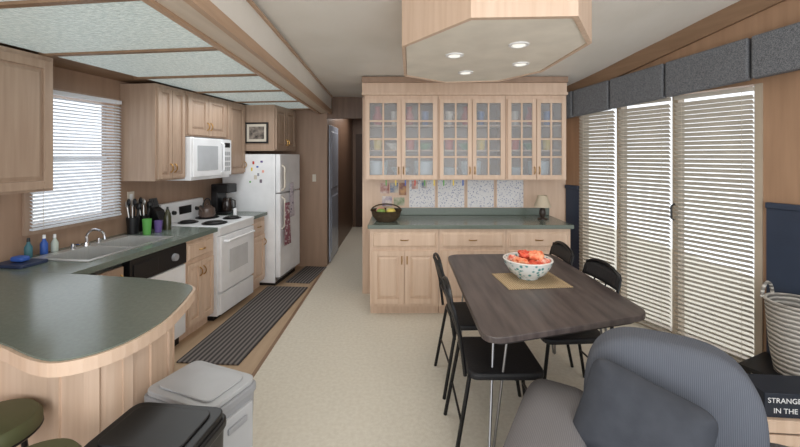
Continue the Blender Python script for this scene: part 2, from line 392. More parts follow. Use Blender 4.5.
o=make('faucet',bm,chrome,parent=e,smooth=True)
for s in (-1,1):
    bm=NB(); cyl(bm,(-.185,s*.1,.006),(-.185,s*.1,.04),.016,.014); box(bm,-.19,-.13,s*.1-.006,s*.1+.006,.035,.043); make('tap_handle',bm,chrome,parent=e,smooth=True)
for y in (-.175,.175):
    bm=NB(); cyl(bm,(.02,y,-.15),(.02,y,-.147),.04); make('drain',bm,chrome,parent=e)
# stove
e=thing('stove',ML@T((0,3.636,0)),'white electric range with black coil burners','stove')
w=.618
bm=NB(); box(bm,.03,.63,0,w,.05,.86); make('body',bm,white,parent=e)
bm=NB(); box(bm,.03,.665,0,w,.86,.885); make('cooktop',bm,white,parent=e,bevel=.006)
bm=NB(); hexa(bm,[(.004,0,.885),(.09,0,.885),(.09,w,.885),(.004,w,.885),(.004,0,1.08),(.06,0,1.08),(.06,w,1.08),(.004,w,1.08)]); make('backguard',bm,white,parent=e,bevel=.008)
bm=NB(); box(bm,.074,.08,.22,.40,.95,1.03); make('clock_panel',bm,black,parent=e)
for y in (.06,.14,.48,.56):
    bm=NB(); cyl(bm,(.07,y,.98),(.10,y,.98),.022,.018); make('knob',bm,black,parent=e,smooth=True)
for x,y,r in ((.22,.16,.075),(.22,.46,.095),(.50,.16,.095),(.50,.46,.075)):
    bm=NB(); lathe(bm,[(r*1.2,.886),(r*1.22,.892),(r*1.1,.89),(r*.3,.888)],(x,y,0),28,1)
    pts=[]
    for k in range(100):
        t=k/99; a=t*2*math.pi*4; rr=r*(.2+.8*t); pts.append((x+rr*math.cos(a),y+rr*math.sin(a),.897))
    tube(bm,pts,.0065,5,0); make('burner',bm,[dkb,blackm],parent=e,smooth=True)
bm=NB(); box(bm,.63,.665,.01,w-.01,.27,.79); make('oven_door',bm,white,parent=e,bevel=.008)
o=e.children[-1]
bm=NB(); tube(bm,[(.665,.06,.74),(.70,.07,.74),(.70,w-.07,.74),(.665,w-.06,.74)],.012,8); make('handle',bm,white,parent=o,smooth=True)
bm=NB(); box(bm,.665,.667,.14,w-.14,.42,.64); make('oven_window',bm,col('smoked_glass',(205,206,208),.15),parent=o)
bm=NB(); box(bm,.63,.66,.01,w-.01,.06,.25); make('storage_drawer',bm,white,parent=e,bevel=.008)
bm=NB(); box(bm,.06,.58,.02,w-.02,0,.055); make('plinth',bm,black,parent=e)
bm=NB(); box(bm,.63,.655,.0,w,.80,.858); make('control_strip',bm,white,parent=e)
# microwave
e=thing('microwave',ML@T((0,3.615,1.31)),'white over-range microwave under the short cabinet','microwave')
bm=NB(); box(bm,.004,.38,0,.63,0,.41); make('body',bm,white,parent=e,bevel=.006)
bm=NB(); box(bm,.38,.405,.005,.47,.03,.40); make('door',bm,white,parent=e,bevel=.006); o=e.children[-1]
bm=NB(); box(bm,.405,.407,.06,.38,.09,.33); make('door_window',bm,col('microwave_window',(185,188,192),.2),parent=o)
bm=NB(); tube(bm,[(.405,.44,.06),(.435,.44,.08),(.435,.44,.35),(.405,.44,.37)],.009,8); make('handle',bm,white,parent=o,smooth=True)
bm=NB(); box(bm,.38,.402,.475,.625,.03,.40); box(bm,.402,.404,.50,.60,.32,.37,1)
for r in range(4):
    for c in range(3): box(bm,.402,.405,.50+c*.036,.528+c*.036,.07+r*.055,.11+r*.055,2)
make('control_panel',bm,[white,black,greyl],parent=e)
bm=NB(); box(bm,.401,.4045,.02,.61,.403,.409)
make('vent',bm,greyp,parent=e)
# fridge
e=thing('refrigerator',ML@T((.02,4.625,0)),'white two-door refrigerator with magnets and hanging towels','refrigerator')
bm=NB(); box(bm,.03,.70,0,.60,.03,1.56); make('body',bm,white,parent=e,bevel=.01)
for n,z0,z1 in (('freezer_door',1.10,1.56),('fridge_door',.10,1.09)):
    bm=NB(); box(bm,.705,.765,0,.60,z0,z1); o=make(n,bm,white,parent=e,bevel=.014,seg=3)
    bm=NB(); za,zb=((z0+.03,z0+.33) if n[:4]=='free' else (z1-.42,z1-.04)); tube(bm,[(.765,.05,za),(.80,.05,za+.03),(.80,.05,zb-.03),(.765,.05,zb)],.012,8); make('handle',bm,offw,parent=o,smooth=True)
bm=NB(); box(bm,.08,.70,.01,.59,0,.095); make('kick_plate',bm,black,parent=e)
for k,(x,z,w_,h_,m_) in enumerate(((.42,1.44,.022,.035,red),(.47,1.40,.025,.02,blu),(.40,1.36,.02,.04,yel),(.52,1.46,.03,.022,purp),(.44,1.26,.035,.05,offw),(.54,1.34,.025,.03,pink),(.38,1.22,.02,.02,grn),(.48,1.30,.025,.035,col('grey_card',(150,150,160))),(.51,1.22,.03,.04,col('photo_card',(120,110,120))))):
    bm=NB(); box(bm,x,x+w_,-.004,-.0005,z,z+h_); make('fridge_magnet',bm,m_,M=ML@T((0.02,4.625,0)),bevel=.001,label='small coloured magnet on the refrigerator side',cat='magnet',group='refrigerator magnets')
def towel(M,w,h,m,label):
    bm=NB(); n=14
    rows=[]
    for j in range(9):
        rows.append([(.008*math.sin(i*1.3+j*.25),w*(i/n-.5)*(1-.25*(1-j/8)),-h*j/8) for i in range(n+1)])
    g=[[bm.verts.new(p) for p in r] for r in rows]
    for j in range(8):
        for i in range(n): bm.faces.new([g[j][i],g[j][i+1],g[j+1][i+1],g[j+1][i]])
    o=make('dish_towel',bm,m,M=M,smooth=True,label=label,cat='towel'); s=o.modifiers.new('s','SOLIDIFY'); s.thickness=.006; return o
tm=mat('check_towel',(206,196,196),.9,c2=(130,80,90),tex='voronoi',ns=30,pos=(.2,.5))
towel(ML@T((.840,4.70,.98)),.17,.50,tm,'patterned dish towel hanging on refrigerator door handle')
towel(ML@T((.798,4.92,1.2)),.14,.42,mat('dark_towel',(90,80,100),.9,c2=(190,180,186),tex='voronoi',ns=25,pos=(.2,.4)),'dark patterned dish towel hanging on refrigerator')
# picture on cabinet side
e=thing('framed_picture',ML@T((.48,4.653,1.69)),'small black framed photograph on the cabinet side','picture')
bm=NB(); w2,h2=.145,.125
for q in ((-w2,-w2+.02,-.0,2*h2),(w2-.02,w2,0,2*h2)): box(bm,q[0],q[1],-.016,-.001,q[2],q[3])
box(bm,-w2+.02,w2-.02,-.016,-.001,0,.02); box(bm,-w2+.02,w2-.02,-.016,-.001,2*h2-.02,2*h2); make('frame',bm,black,parent=e)
bm=NB(); box(bm,-w2+.02,w2-.02,-.008,-.001,.02,2*h2-.02); box(bm,-w2+.05,w2-.05,-.010,-.008,.05,2*h2-.05,1); make('print',bm,[offw,mat('dark_photo',(50,46,44),.4,c2=(150,140,130),ns=18)],parent=e)
# ------------------------- small counter things
def bottle(M,prof,m,capm,label,name='bottle',cat='bottle',cap=(.010,.024)):
    e=thing(name,M,label,cat); bm=NB(); lathe(bm,prof); make('body',bm,m,parent=e,smooth=True)
    z=prof[-1][1]; bm=NB(); cyl(bm,(0,0,z),(0,0,z+cap[1]),cap[0],cap[0]*.8); make('cap',bm,capm,parent=e,smooth=True)
def LP(x,y,z=.881): return ML@T((x,y,z))
bt=[(.020,0),(.021,.01),(.021,.07),(.009,.095),(.009,.105)]
bottle(LP(.045,2.60),bt,blu,white,'blue dish soap bottle beside the sink')
bottle(LP(.045,2.67),[(.020,0),(.021,.06),(.009,.085),(.009,.095)],col('clear_soap',(190,200,190)),white,'clear hand soap pump bottle by the sink')
bottle(LP(.05,2.50),bt,col('muted_teal',(60,110,120)),black,'teal soap bottle behind the sink')
def cup(M,r,h,m,label,name='cup',cat='cup'):
    e=thing(name,M,label,cat); bm=NB(); lathe(bm,[(r*.8,0),(r,h),(r-.004,h),(r*.75,.006)]); make('body',bm,m,parent=e,smooth=True)
    return e
def utens(M,r,h,m,n,label):
    e=cup(M,r,h,m,label,'utensil_holder','utensil holder')
    for k in range(n):
        a=k*2.4; bm=NB(); x,y=r*.5*math.cos(a),r*.5*math.sin(a)
        tip=Vector((x*1.9,y*1.9,h+.07+.02*(k%3))); tube(bm,[(x*.6,y*.6,.01),tip],.005,6)
        sell(bm,tip+Vector((0,0,.02)),(.02,.008,.032),1,1,nu=10,nv=6)
        make('utensil',bm,[black,steel,blackm][k%3],parent=e,smooth=True)
utens(LP(.09,3.28),.05,.14,black,6,'black crock full of cooking utensils')
utens(LP(.09,3.40),.045,.14,blackm,5,'dark metal crock with kitchen utensils')
cup(LP(.24,3.26),.035,.13,grn,'bright green plastic tumbler')
e=thing('knife_block',LP(.12,3.53),'black knife block with upright knife handles','knife block')
bm=NB(); hexa(bm,[(-.06,-.05,0),(.08,-.05,0),(.08,.05,0),(-.06,.05,0),(-.08,-.05,.22),(.02,-.05,.16),(.02,.05,.16),(-.08,.05,.22)]); make('block',bm,black,parent=e,bevel=.004)
for k in range(4):
    bm=NB(); y=-.035+.023*k; tube(bm,[(-.03,y,.19),(-.055,y,.27)],.009,6); make('knife_handle',bm,dkb,parent=e)
bottle(LP(.26,3.47),[(.03,0),(.03,.12),(.02,.15),(.012,.18)],col('dark_oil',(60,60,40),.2),black,'dark oil bottle near the knife block')
cup(LP(.26,3.36),.033,.10,purp,'purple plastic cup beside the stove')
bm=NB(); prism(bm,rpoly([(-.11,-.08),(.11,-.08),(.11,.08),(-.11,.08)],.02),0,.018); make('sponge_tray',bm,col('navy_rubber',(40,52,80)),M=LP(.17,2.36),bevel=.003,label='dark blue drying tray beside the sink',cat='tray')
bm=NB(); sell(bm,(0,0,.018),(.045,.03,.016),.5,.5); make('scrub_sponge',bm,blu,M=LP(.17,2.36,.90),smooth=True,label='blue scrubbing sponge on a tray',cat='sponge')
# kettle
e=thing('kettle',ML@T((.24,4.06,.9036)),'small dark enamel kettle on the rear burner','kettle')
bm=NB(); lathe(bm,[(.07,0),(.085,.03),(.075,.09),(.035,.12),(.012,.125),(.014,.15)]); make('body',bm,col('kettle_dark',(88,72,64),.25),parent=e,smooth=True)
bm=NB(); tube(bm,[(.0,-.07,.06),(.0,-.12,.12)],.012,8); make('spout',bm,col('kettle_spout',(88,72,64),.25),parent=e,smooth=True)
bm=NB(); tube(bm,[(0,.07*math.cos(t),.10+.09*math.sin(t)) for t in [k*math.pi/10 for k in range(11)]],.006,6); make('handle',bm,black,parent=e,smooth=True)
# coffee maker
e=thing('coffee_maker',LP(.20,4.42),'black drip coffee maker in the corner of the worktop','coffee maker')
bm=NB(); box(bm,-.10,.10,-.09,.09,0,.03); box(bm,-.10,-.02,-.09,.09,.03,.33); box(bm,-.10,.11,-.09,.09,.24,.34); make('body',bm,black,parent=e,bevel=.01)
bm=NB(); lathe(bm,[(.055,.032),(.065,.08),(.05,.16),(.045,.18)],(.045,0,0)); make('carafe',bm,col('coffee_glass',(40,30,26),.1),parent=e,smooth=True)
bm=NB(); tube(bm,[(.10,0,.16),(.14,0,.15),(.14,0,.08),(.105,0,.06)],.007,6); make('handle',bm,black,parent=e,smooth=True)
bottle(LP(.40,4.32),[(.02,0),(.02,.06),(.012,.08)],white,black,'white pepper shaker on the short worktop','shaker','shaker')
for (y,z) in ((2.3,1.05),(3.35,1.12)):
    bm=NB(); box(bm,.001,.008,y-.035,y+.035,z,z+.11); box(bm,.008,.011,y-.015,y+.015,z+.02,z+.09,1); make('wall_outlet',bm,[offw,white],M=ML,bevel=.002,label='ivory electrical outlet plate on the kitchen wall',cat='outlet')
bm=NB(); box(bm,-1.22,-1.17,5.292,5.2995,1.18,1.28); make('light_switch',bm,offw,bevel=.002,label='ivory light switch plate on the wall',cat='switch')
# ------------------------- blinds
def blind(M,y0,w,z0,z1,m,pitch,tilt,label,x=.035,sw=.034):
    e=thing('window_blind',M@T((x,y0+w/2,z0)),label,'blind','window blinds'); H=z1-z0
    bm=NB(); n=int((H-.05)/pitch); c,s=math.cos(math.radians(tilt))*sw/2,math.sin(math.radians(tilt))*sw/2
    for k in range(n):
        z=.03+k*pitch; t=.0012
        hexa(bm,[(-c,-w/2,z-s-t),(c,-w/2,z+s-t),(c,w/2,z+s-t),(-c,w/2,z-s-t),(-c,-w/2,z-s+t),(c,-w/2,z+s+t),(c,w/2,z+s+t),(-c,w/2,z-s+t)])
    make('slats',bm,m,parent=e)
    bm=NB(); box(bm,-.018,.018,-w/2,w/2,H-.03,H); make('head_rail',bm,m,parent=e,bevel=.003)
    bm=NB(); box(bm,-.015,.015,-w/2,w/2,0,.015); make('bottom_rail',bm,m,parent=e,bevel=.003)
    for yy in (-w/2+.06,w/2-.06):
        bm=NB(); tube(bm,[(.019,yy,.01),(.019,yy,H-.02)],.0014,4)
        make('ladder_cord',bm,offw,parent=e)
blind(MR,.215,.395,.03,2.04,slat,.036,40,'cream horizontal blind on narrow glass door panel',sw=.042)
blind(MR,.655,.46,.03,2.04,slat,.036,40,'cream horizontal blind on middle glass door panel',sw=.042)
blind(MR,1.155,.52,.03,2.04,slat,.036,40,'cream horizontal blind on widest glass door panel',sw=.042)
blind(ML,WY0-.03,WY1-WY0+.06,WZ0-.02,WZ1+.03,slatw,.024,-28,'white mini blind over the kitchen sink window',x=.045,sw=.024)
bm=NB(); tube(bm,[(.013,1.14,1.0),(.06,1.14,1.02),(.06,1.14,1.12),(.013,1.14,1.14)],.008,6); make('door_pull',bm,black,M=MR,smooth=True,label='black pull handle on the glass door frame',cat='handle')
# valances
for a,b in ((.04,.205),(.22,.622),(.637,1.122),(1.137,1.69),(1.705,2.35),(2.365,3.0)):
    zb=lambda y:1.935+.085*y; zt=lambda y:2.205+.10*y
    bm=NB(); hexa(bm,[(.075,a,zb(a)),(.15,a,zb(a)),(.15,b,zb(b)),(.075,b,zb(b)),(.075,a,zt(a)),(.15,a,zt(a)),(.15,b,zt(b)),(.075,b,zt(b))])
    hexa(bm,[(.032,a,zt(a)-.05),(.0751,a,zt(a)-.05),(.0751,b,zt(b)-.05),(.032,b,zt(b)-.05),(.032,a,zt(a)),(.0751,a,zt(a)),(.0751,b,zt(b)),(.032,b,zt(b))])
    make('window_valance',bm,tweed,M=MR,bevel=.014,seg=3,label='charcoal tweed box valance above the blinds',cat='valance',group='tweed valances')
# ------------------------- back hutch
gb='hutch base cabinets'
base(MB,-.29,.665,.585,.84,oak,'pale oak hutch base with drawer and two doors',2,True,gb)
base(MB,.377,.645,.585,.84,oak,'pale oak hutch base with drawer and two doors',2,True,gb)
base(MB,1.024,.62,.585,.84,oak,'pale oak hutch base with drawer and two doors',2,True,gb)
bm=NB(); box(bm,.002,.62,-.31,1.665,.842,.88); box(bm,.002,.016,-.31,1.665,.88,.96); make('worktop',bm,green,M=MB,bevel=.005,label='long grey-green laminate worktop on the hutch base',cat='worktop')
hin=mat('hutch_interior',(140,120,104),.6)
def hutch(y0,w,lab):
    e=thing('glass_door_cabinet',MB@T((0,y0,1.29)),lab,'cabinet','glass-fronted hutch cabinets'); d=.30;h=.88;t=.018
    bm=NB(); box(bm,.004,.012,.001,w-.001,0,h,1); box(bm,.012,d,.001,t,0,h); box(bm,.012,d,w-t,w-.001,0,h); box(bm,.012,d,t,w-t,0,.025); box(bm,.012,d,t,w-t,h-.06,h)
    box(bm,d-.015,d,w/2-.015,w/2+.015,.025,h-.06)
    make('body',bm,[oak,hin],parent=e)
    for z in (.30,.56):
        bm=NB(); box(bm,.014,d-.03,t+.001,w-t-.001,z,z+.014); make('shelf',bm,oak,parent=e)
    s=(w-.02)/2
    for k in range(2): door(e,d,.01+s*k+.003,.01+s*(k+1)-.003,.01,h-.04,oak,'r' if k==0 else 'l','low',glass=(2,4))
hu=((-.37,.765),(.397,.70),(1.099,.63))
for y0,w in hu: hutch(y0,w,'pale oak hutch cabinet with glass lattice doors')
bm=NB(); box(bm,.002,.30,-.395,1.735,2.172,2.36); box(bm,.30,.325,-.395,1.735,2.172,2.20); struct('trim_7',bm,oak,MB)
bm=NB(); box(bm,.30,.335,-.395,1.735,2.30,2.36); struct('trim_8',bm,oakdark,MB,bevel=.004)
def proto(name,prof,m,cat,label):
    bm=NB(); lathe(bm,prof,seg=16); return make(name,bm,m,smooth=True,label=label,cat=cat,group='dishes in the hutch')
pw=col('pale_blue_china',(188,204,216),.3); pc=col('cream_china',(224,216,200),.3)
kinds=[[('platter',[(.05,0),(.10,.03),(.11,.16),(.10,.17),(.09,.03)],[pw,pc,col('blue_grey_china',(156,176,196),.3)],'platter'),
('bowl',[(.04,0),(.10,.10),(.095,.10),(.03,.01)],[pw,col('teal_china',(120,164,172),.3),pc],'bowl')],
[('bowl',[(.04,0),(.085,.07),(.08,.07),(.03,.01)],[teal,whitein,col('rust_ceramic',(200,104,50),.4),col('green_ceramic',(90,150,100),.3)],'bowl'),
('mug',[(.04,0),(.048,.11),(.044,.11),(.035,.01)],[red,whitein,yel,col('brown_mug',(130,85,60),.4)],'mug')],
[('drinking_glass',[(.03,0),(.04,.15),(.036,.15),(.026,.008)],[col('blue_glass',(60,110,180),.2),col('green_glass',(80,150,100),.2),whitein,col('amber_glass',(200,130,50),.2)],'glass'),
('vase',[(.035,0),(.055,.08),(.025,.15),(.034,.20),(.025,.195)],[col('slate_vase',(60,84,130),.3),col('sage_vase',(120,165,100),.4),col('rose_vase',(200,90,90),.4)],'vase')]]
P={}
idx=0
for y0,w in hu:
    for zi,z in enumerate((.026,.315,.575)):
        step=.235 if zi==0 else .16; y=y0+.13
        while y<y0+w-.12:
            kd=kinds[zi][idx%2]; m_=kd[2][(idx*3+zi)%len(kd[2])]; key=(kd[0],m_.name)
            M_=MB@T((.17,y,1.29+z))
            lb='%s %s on a hutch shelf'%(m_.name.replace('_',' ').replace(' plastic','').replace(' paint',''),kd[0].replace('_',' '))
            if key in P: dup(P[key],M_)
            else:
                P[key]=proto(kd[0],kd[1],m_,kd[3],lb); P[key].matrix_world=M_
            idx+=1; y+=step+.01*(idx%3)
# backsplash panels & notes
for a,b in ((.09,.40),(.41,.73),(.74,1.06),(1.07,1.39)):
    bm=NB(); box(bm,.001,.006,a,b,.965,1.275,0)
    for q in ((a,a+.012,.965,1.275),(b-.012,b,.965,1.275)): box(bm,.006,.012,q[0],q[1],q[2],q[3],1)
    make('backsplash_panel',bm,[tile,oak],M=MB,label='white backsplash panel with small blue floral print',cat='backsplash',group='floral backsplash panels')
cols=[mat('photo_print_%d'%i,c,.4,c2=d,ns=14) for i,(c,d) in enumerate((((160,90,80),(220,200,190)),((90,110,150),(210,200,180)),((200,150,90),(120,60,60)),((150,130,160),(230,220,210)),((120,140,100),(200,190,170))))]
k=0
for y,z,w_,h_ in ((-.22,1.12,.10,.12),(-.11,1.13,.09,.11),(-.01,1.10,.08,.14),(-.20,.98,.11,.11),(-.07,.985,.12,.09),(.13,1.17,.07,.09),(.24,1.18,.06,.08)):
    x0=.0065 if y>.09 else .0008
    bm=NB(); box(bm,x0,x0+.002,y,y+w_,z,z+h_); make('photo_print',bm,cols[k%5],M=MB,label='small colourful snapshot pinned under the hutch',cat='photo',group='pinned snapshots'); k+=1
for k in range(9):
    y=-.15+k*.10; bm=NB(); box(bm,.281,.289,y,y+.012,1.23,1.2905); box(bm,.289,.297,y,y+.012,1.235,1.2905); make('clothespin',bm,[grn,yel,blu,red,grn,yel][k%6],M=MB,label='%s clothespin clipped below the hutch cabinets'%['green','yellow','blue','red','green','yellow'][k%6],cat='clothespin',group='clothespins')
# basket of fruit
BX=MB@T((.38,-.14,.881))
e=thing('fruit_basket',BX,'wide dark wicker basket with rim and low handle','basket')
bm=NB(); lathe(bm,[(.10,0),(.14,.05),(.155,.11),(.163,.11),(.145,.10),(.11,.02)],seg=30); make('bowl',bm,wickd,parent=e,smooth=True)
bm=NB(); tube(bm,[(0,.155*math.cos(t),.10+.07*math.sin(t)) for t in [k*math.pi/12 for k in range(13)]],.007,6); make('handle',bm,wickd,parent=e,smooth=True)
for k,(x,y,m_,n_) in enumerate(((.05,-.05,col('muted_green_skin',(130,160,80)),'apple'),(.04,.05,col('lemon_skin',(220,200,100)),'lemon'),(-.06,.04,col('pale_bread',(214,206,170)),'potato'),(-.05,-.06,pink,'peach'))):
    bm=NB(); sell(bm,(0,0,.04),(.042,.048,.04),1,1,nu=16,nv=10,mod=lambda p:Vector((p.x,p.y,p.z*(1-.15*math.exp(-((p.x**2+p.y**2)/.0003))))));
    make(n_,bm,m_,M=BX@T((x,y,.055)),smooth=True,label='ripe %s in the wicker basket'%n_,cat='fruit',group='fruit in the wicker basket')
# lamp
e=thing('table_lamp',MB@T((.30,1.48,.881)),'small table lamp with cream shade and dark base','lamp')
bm=NB(); lathe(bm,[(.05,0),(.05,.012),(.02,.02),(.035,.06),(.03,.10),(.012,.13),(.008,.17)]); make('base',bm,col('bronze',(54,44,38),.35),parent=e,smooth=True)
bm=NB(); lathe(bm,[(.085,.13),(.045,.25),(.043,.25),(.083,.13)]); make('lamp_shade',bm,shade,parent=e,smooth=True)
# ------------------------- rugs
bm=NB(); box(bm,-.24,.24,-.82,.82,.001,.012); make('runner_rug',bm,rugm,M=T((-1.37,3.63,0))@RZ(-4),bevel=.003,label='charcoal and grey striped runner rug on vinyl floor',cat='rug')
bm=NB(); box(bm,-.15,.15,-.33,.33,.001,.012); make('small_rug',bm,rugm,M=T((-1.20,4.92,0))@RZ(-7),bevel=.003,label='small dark striped mat before the refrigerator',cat='rug')
# ------------------------- table
e=thing('dining_table',T((.82,2.4,0)),'dark grey-brown wood dining table with rounded corners','table')
tp=rpoly([(-.455,-.76),(.455,-.49),(.41,.69),(-.445,.66)],.11,8)
bm=NB(); prism(bm,tp,.722,.75,0); make('table_top',bm,tablem,parent=e,bevel=.004)
bm=NB(); prism(bm,[(p[0]*.93,p[1]*.93) for p in tp],.695,.7215); make('apron',bm,tableedge,parent=e)
for (x,y,sx,sy) in ((-.33,-.48,-1,-1),(.33,-.30,1,-1),(.33,.50,1,1),(-.33,.50,-1,1)):
    bm=NB(); f=Vector((x+.05*sx,y+.05*sy,.008)); pts=[Vector((x-.06*sx,y,.695)),f+Vector((-.01*sx,0,.01)),f,f+Vector((0,-.01*sy,.01)),Vector((x,y-.06*sy,.695))]; tube(bm,pts,.007,8)
    make('leg',bm,legm,parent=e,smooth=True,label='satin metal hairpin leg')
# chairs
def chair(M,lab):
    e=thing('dining_chair',M,lab,'chair','dining chairs around the table')
    bm=NB(); prism(bm,rpoly([(-.19,-.20),(.20,-.20),(.20,.20),(-.19,.20)],.06),.43,.465); make('seat',bm,blackf,parent=e,bevel=.012,seg=3)
    bm=NB(); pts=[(-.205,-.185,.45),(-.23,-.185,.65)]
    pts+=[(-.262,-.185+.0,.78)]+[(-.272,-.185*math.cos(t),.78+.08*math.sin(t)) for t in [k*math.pi/10 for k in range(1,10)]]+[(-.262,.185,.78),(-.23,.185,.65),(-.205,.185,.45)]
    tube(bm,pts,.010,8); make('back_frame',bm,blackm,parent=e,smooth=True)
    bm=NB(); n=10; g=[]
    for j in range(6):
        z=.735+.09*j/5; row=[]
        for i in range(n+1):
            y=-.178+.356*i/n; zz=z+(.025*math.cos(y/.19*math.pi/2) if j==5 else 0); row.append(bm.verts.new((-.232-.22*(zz-.65)-.014*(1-(y/.18)**2),y,zz)))
        g.append(row)
    for j in range(5):
        for i in range(n): bm.faces.new([g[j][i],g[j][i+1],g[j+1][i+1],g[j+1][i]])
    o=make('backrest',bm,blackf,parent=e,smooth=True); s=o.modifiers.new('s','SOLIDIFY'); s.thickness=.012; s.offset=0
    bm=NB(); tube(bm,[(-.222,-.185,.60),(-.222,.185,.60)],.007,6); make('back_rail',bm,blackm,parent=e)
    for y in (-.06,.06):
        bm=NB(); tube(bm,[(-.222,y,.60),(-.255,y,.74)],.005,6); make('spindle',bm,blackm,parent=e)
    for (x,y,dx) in ((.17,-.17,.06),(.17,.17,.06),(-.18,-.17,-.08),(-.18,.17,-.08)):
        bm=NB(); tube(bm,[(x,y,.44),(x+dx,y*1.12,.0)],.011,8); make('leg',bm,blackm,parent=e,smooth=True)
    for x in (.20,-.22):
        bm=NB(); tube(bm,[(x,-.18,.2),(x,.18,.2)],.007,6); make('stretcher',bm,blackm,parent=e)
    return e
ch=chair(T((.53,2.08,0)),'black metal dining chair with padded vinyl seat')
dup(ch,T((.53,2.62,0))@RZ(3))
dup(ch,T((1.04,2.44,0))@RZ(184))
dup(ch,T((1.0,2.97,0))@RZ(180))
# placemat + bowl + packets
bm=NB(); box(bm,-.20,.20,-.15,.15,.0,.004); make('placemat',bm,matm,M=T((.83,2.42,.751))@RZ(6),label='tan woven straw placemat on the dining table',cat='placemat')
BW=T((.83,2.47,.756))
e=thing('serving_bowl',BW,'large white ceramic bowl with pale teal floral pattern','bowl')
bm=NB(); lathe(bm,[(.065,0),(.07,.012),(.11,.035),(.145,.085),(.155,.12),(.148,.12),(.135,.09),(.10,.045),(.02,.02)],seg=36); make('body',bm,bowlm,parent=e,smooth=True)
bm=NB(); tube(bm,[(.152*math.cos(k*math.pi/18),.152*math.sin(k*math.pi/18),.12) for k in range(36)],.005,6,closed=True); make('rim',bm,whitein,parent=e,smooth=True)
fr=[(0,.03,.085),(.085,.02,.10),(-.075,.04,.10),(.02,-.085,.10),(-.06,-.05,.11),(.05,.08,.11),(-.01,.03,.14),(.05,-.02,.145),(.08,-.05,.11)]
crm=[mat('crumpled_red_wrap',(190,56,38),.45,c2=(224,104,76),ns=40),mat('crumpled_orange_wrap',(222,104,64),.45,c2=(238,170,130),ns=40),mat('crumpled_pink_wrap',(236,190,172),.45,c2=(208,90,66),ns=40)]
for k,p in enumerate(fr):
    l_=('red crumpled snack packet piled in the bowl','orange crumpled snack packet piled in the bowl','pale pink crumpled snack packet piled in the bowl')[k%3]
    off=Vector((k*3.1,k*1.7,0))
    bm=NB(); sell(bm,(0,0,0),(.046,.038,.026),.8,.7,nu=26,nv=16,mod=lambda p:p*(1+.5*noise.noise(p*45+off)))
    make('snack_packet',bm,crm[k%3],M=BW@T(p)@RZ(k*47)@RX(20*math.sin(k)),label=l_,cat='snack packet',group='snack packets in the serving bowl')
# ------------------------- ceiling light box
e=thing('ceiling_light_box',T((.53,2.40,2.15)),'elongated octagonal wood ceiling light box with white underside','light fixture')
oc=[(-.22,-.74),(.24,-.76),(.50,-.36),(.50,.36),(.28,.72),(-.16,.78),(-.50,.50),(-.52,-.30)]
bm=NB(); 
top=lambda p: cz(p[0]+.53,p[1]+2.4)-2.15-.003
n=len(oc)
for i in range(n):
    a=Vector(oc[i]);b=Vector(oc[(i+1)%n]); ai=a*.96;bi=b*.96
    hexa(bm,[(a.x,a.y,0),(b.x,b.y,0),(bi.x,bi.y,0),(ai.x,ai.y,0),(a.x,a.y,top(a)),(b.x,b.y,top(b)),(bi.x,bi.y,top(b)),(ai.x,ai.y,top(a))])
make('fascia',bm,oak,parent=e)
bm=NB(); prism(bm,[(p[0]*.955,p[1]*.955) for p in oc],.006,.03); make('underside_panel',bm,mat('fixture_underside',(232,226,214),.6),parent=e)
for x,y in ((-.2,-.1),(.12,-.32),(.27,.12),(-.05,.38)):
    bm=NB(); lathe(bm,[(.055,.0055),(.055,-.001),(.042,-.003),(.038,.004)],(x,y,0),20,0); cyl(bm,(x,y,-.001),(x,y,.0045),.034,seg=20,mi=1); make('downlight',bm,[white,lampem],parent=e,smooth=True)
# ------------------------- armchair
AM=T((.94,1.30,0))@RZ(-30)
e=thing('armchair',AM,'grey ribbed upholstered armchair with rounded back','armchair')
bm=NB(); sell(bm,(0,-.02,.20),(.38,.40,.16),.25,.25); make('base',bm,rib,parent=e,smooth=True)
bm=NB(); sell(bm,(0,-.08,.40),(.29,.36,.10),.45,.3); make('seat_cushion',bm,rib,parent=e,smooth=True)
def bmod(p):
    p=p.copy(); p.z-= .08*(abs(p.x)/.30)**3 if p.z>0 else 0
    p.y+= .10*(p.z) ; return p
bm=NB(); sell(bm,(0,.27,.505),(.30,.105,.30),.42,.42,nu=48,nv=28,mod=bmod); make('backrest',bm,rib,parent=e,smooth=True)
for sx in (-1,1):
    bm=NB(); sell(bm,(.395*sx,-.06,.29),(.095,.38,.24),.45,.35); sell(bm,(.40*sx,-.08,.465),(.135,.40,.07),.8,.4); make('armrest',bm,armf,parent=e,smooth=True)
for sx in (-.33,.33):
    for sy in (-.34,.30):
        bm=NB(); cyl(bm,(sx,sy,0),(sx,sy,.07),.02,.03); make('foot',bm,black,parent=e)
bm=NB()
sell(bm,(0,0,0),(.21,.075,.175),.35,.4,nu=48,nv=28,mod=lambda p: Vector((p.x*(1-.06*(1-(p.z/.175)**2)),p.y*max(.15,1-.7*(max(abs(p.x)/.21,abs(p.z)/.175))**5),p.z*(1-.06*(1-(p.x/.21)**2)))))
make('throw_pillow',bm,pillowm,M=AM@T((-.10,.03,.56))@RX(-24)@RY(16),smooth=True,label='smooth dark grey throw pillow leaning on armchair back',cat='pillow')
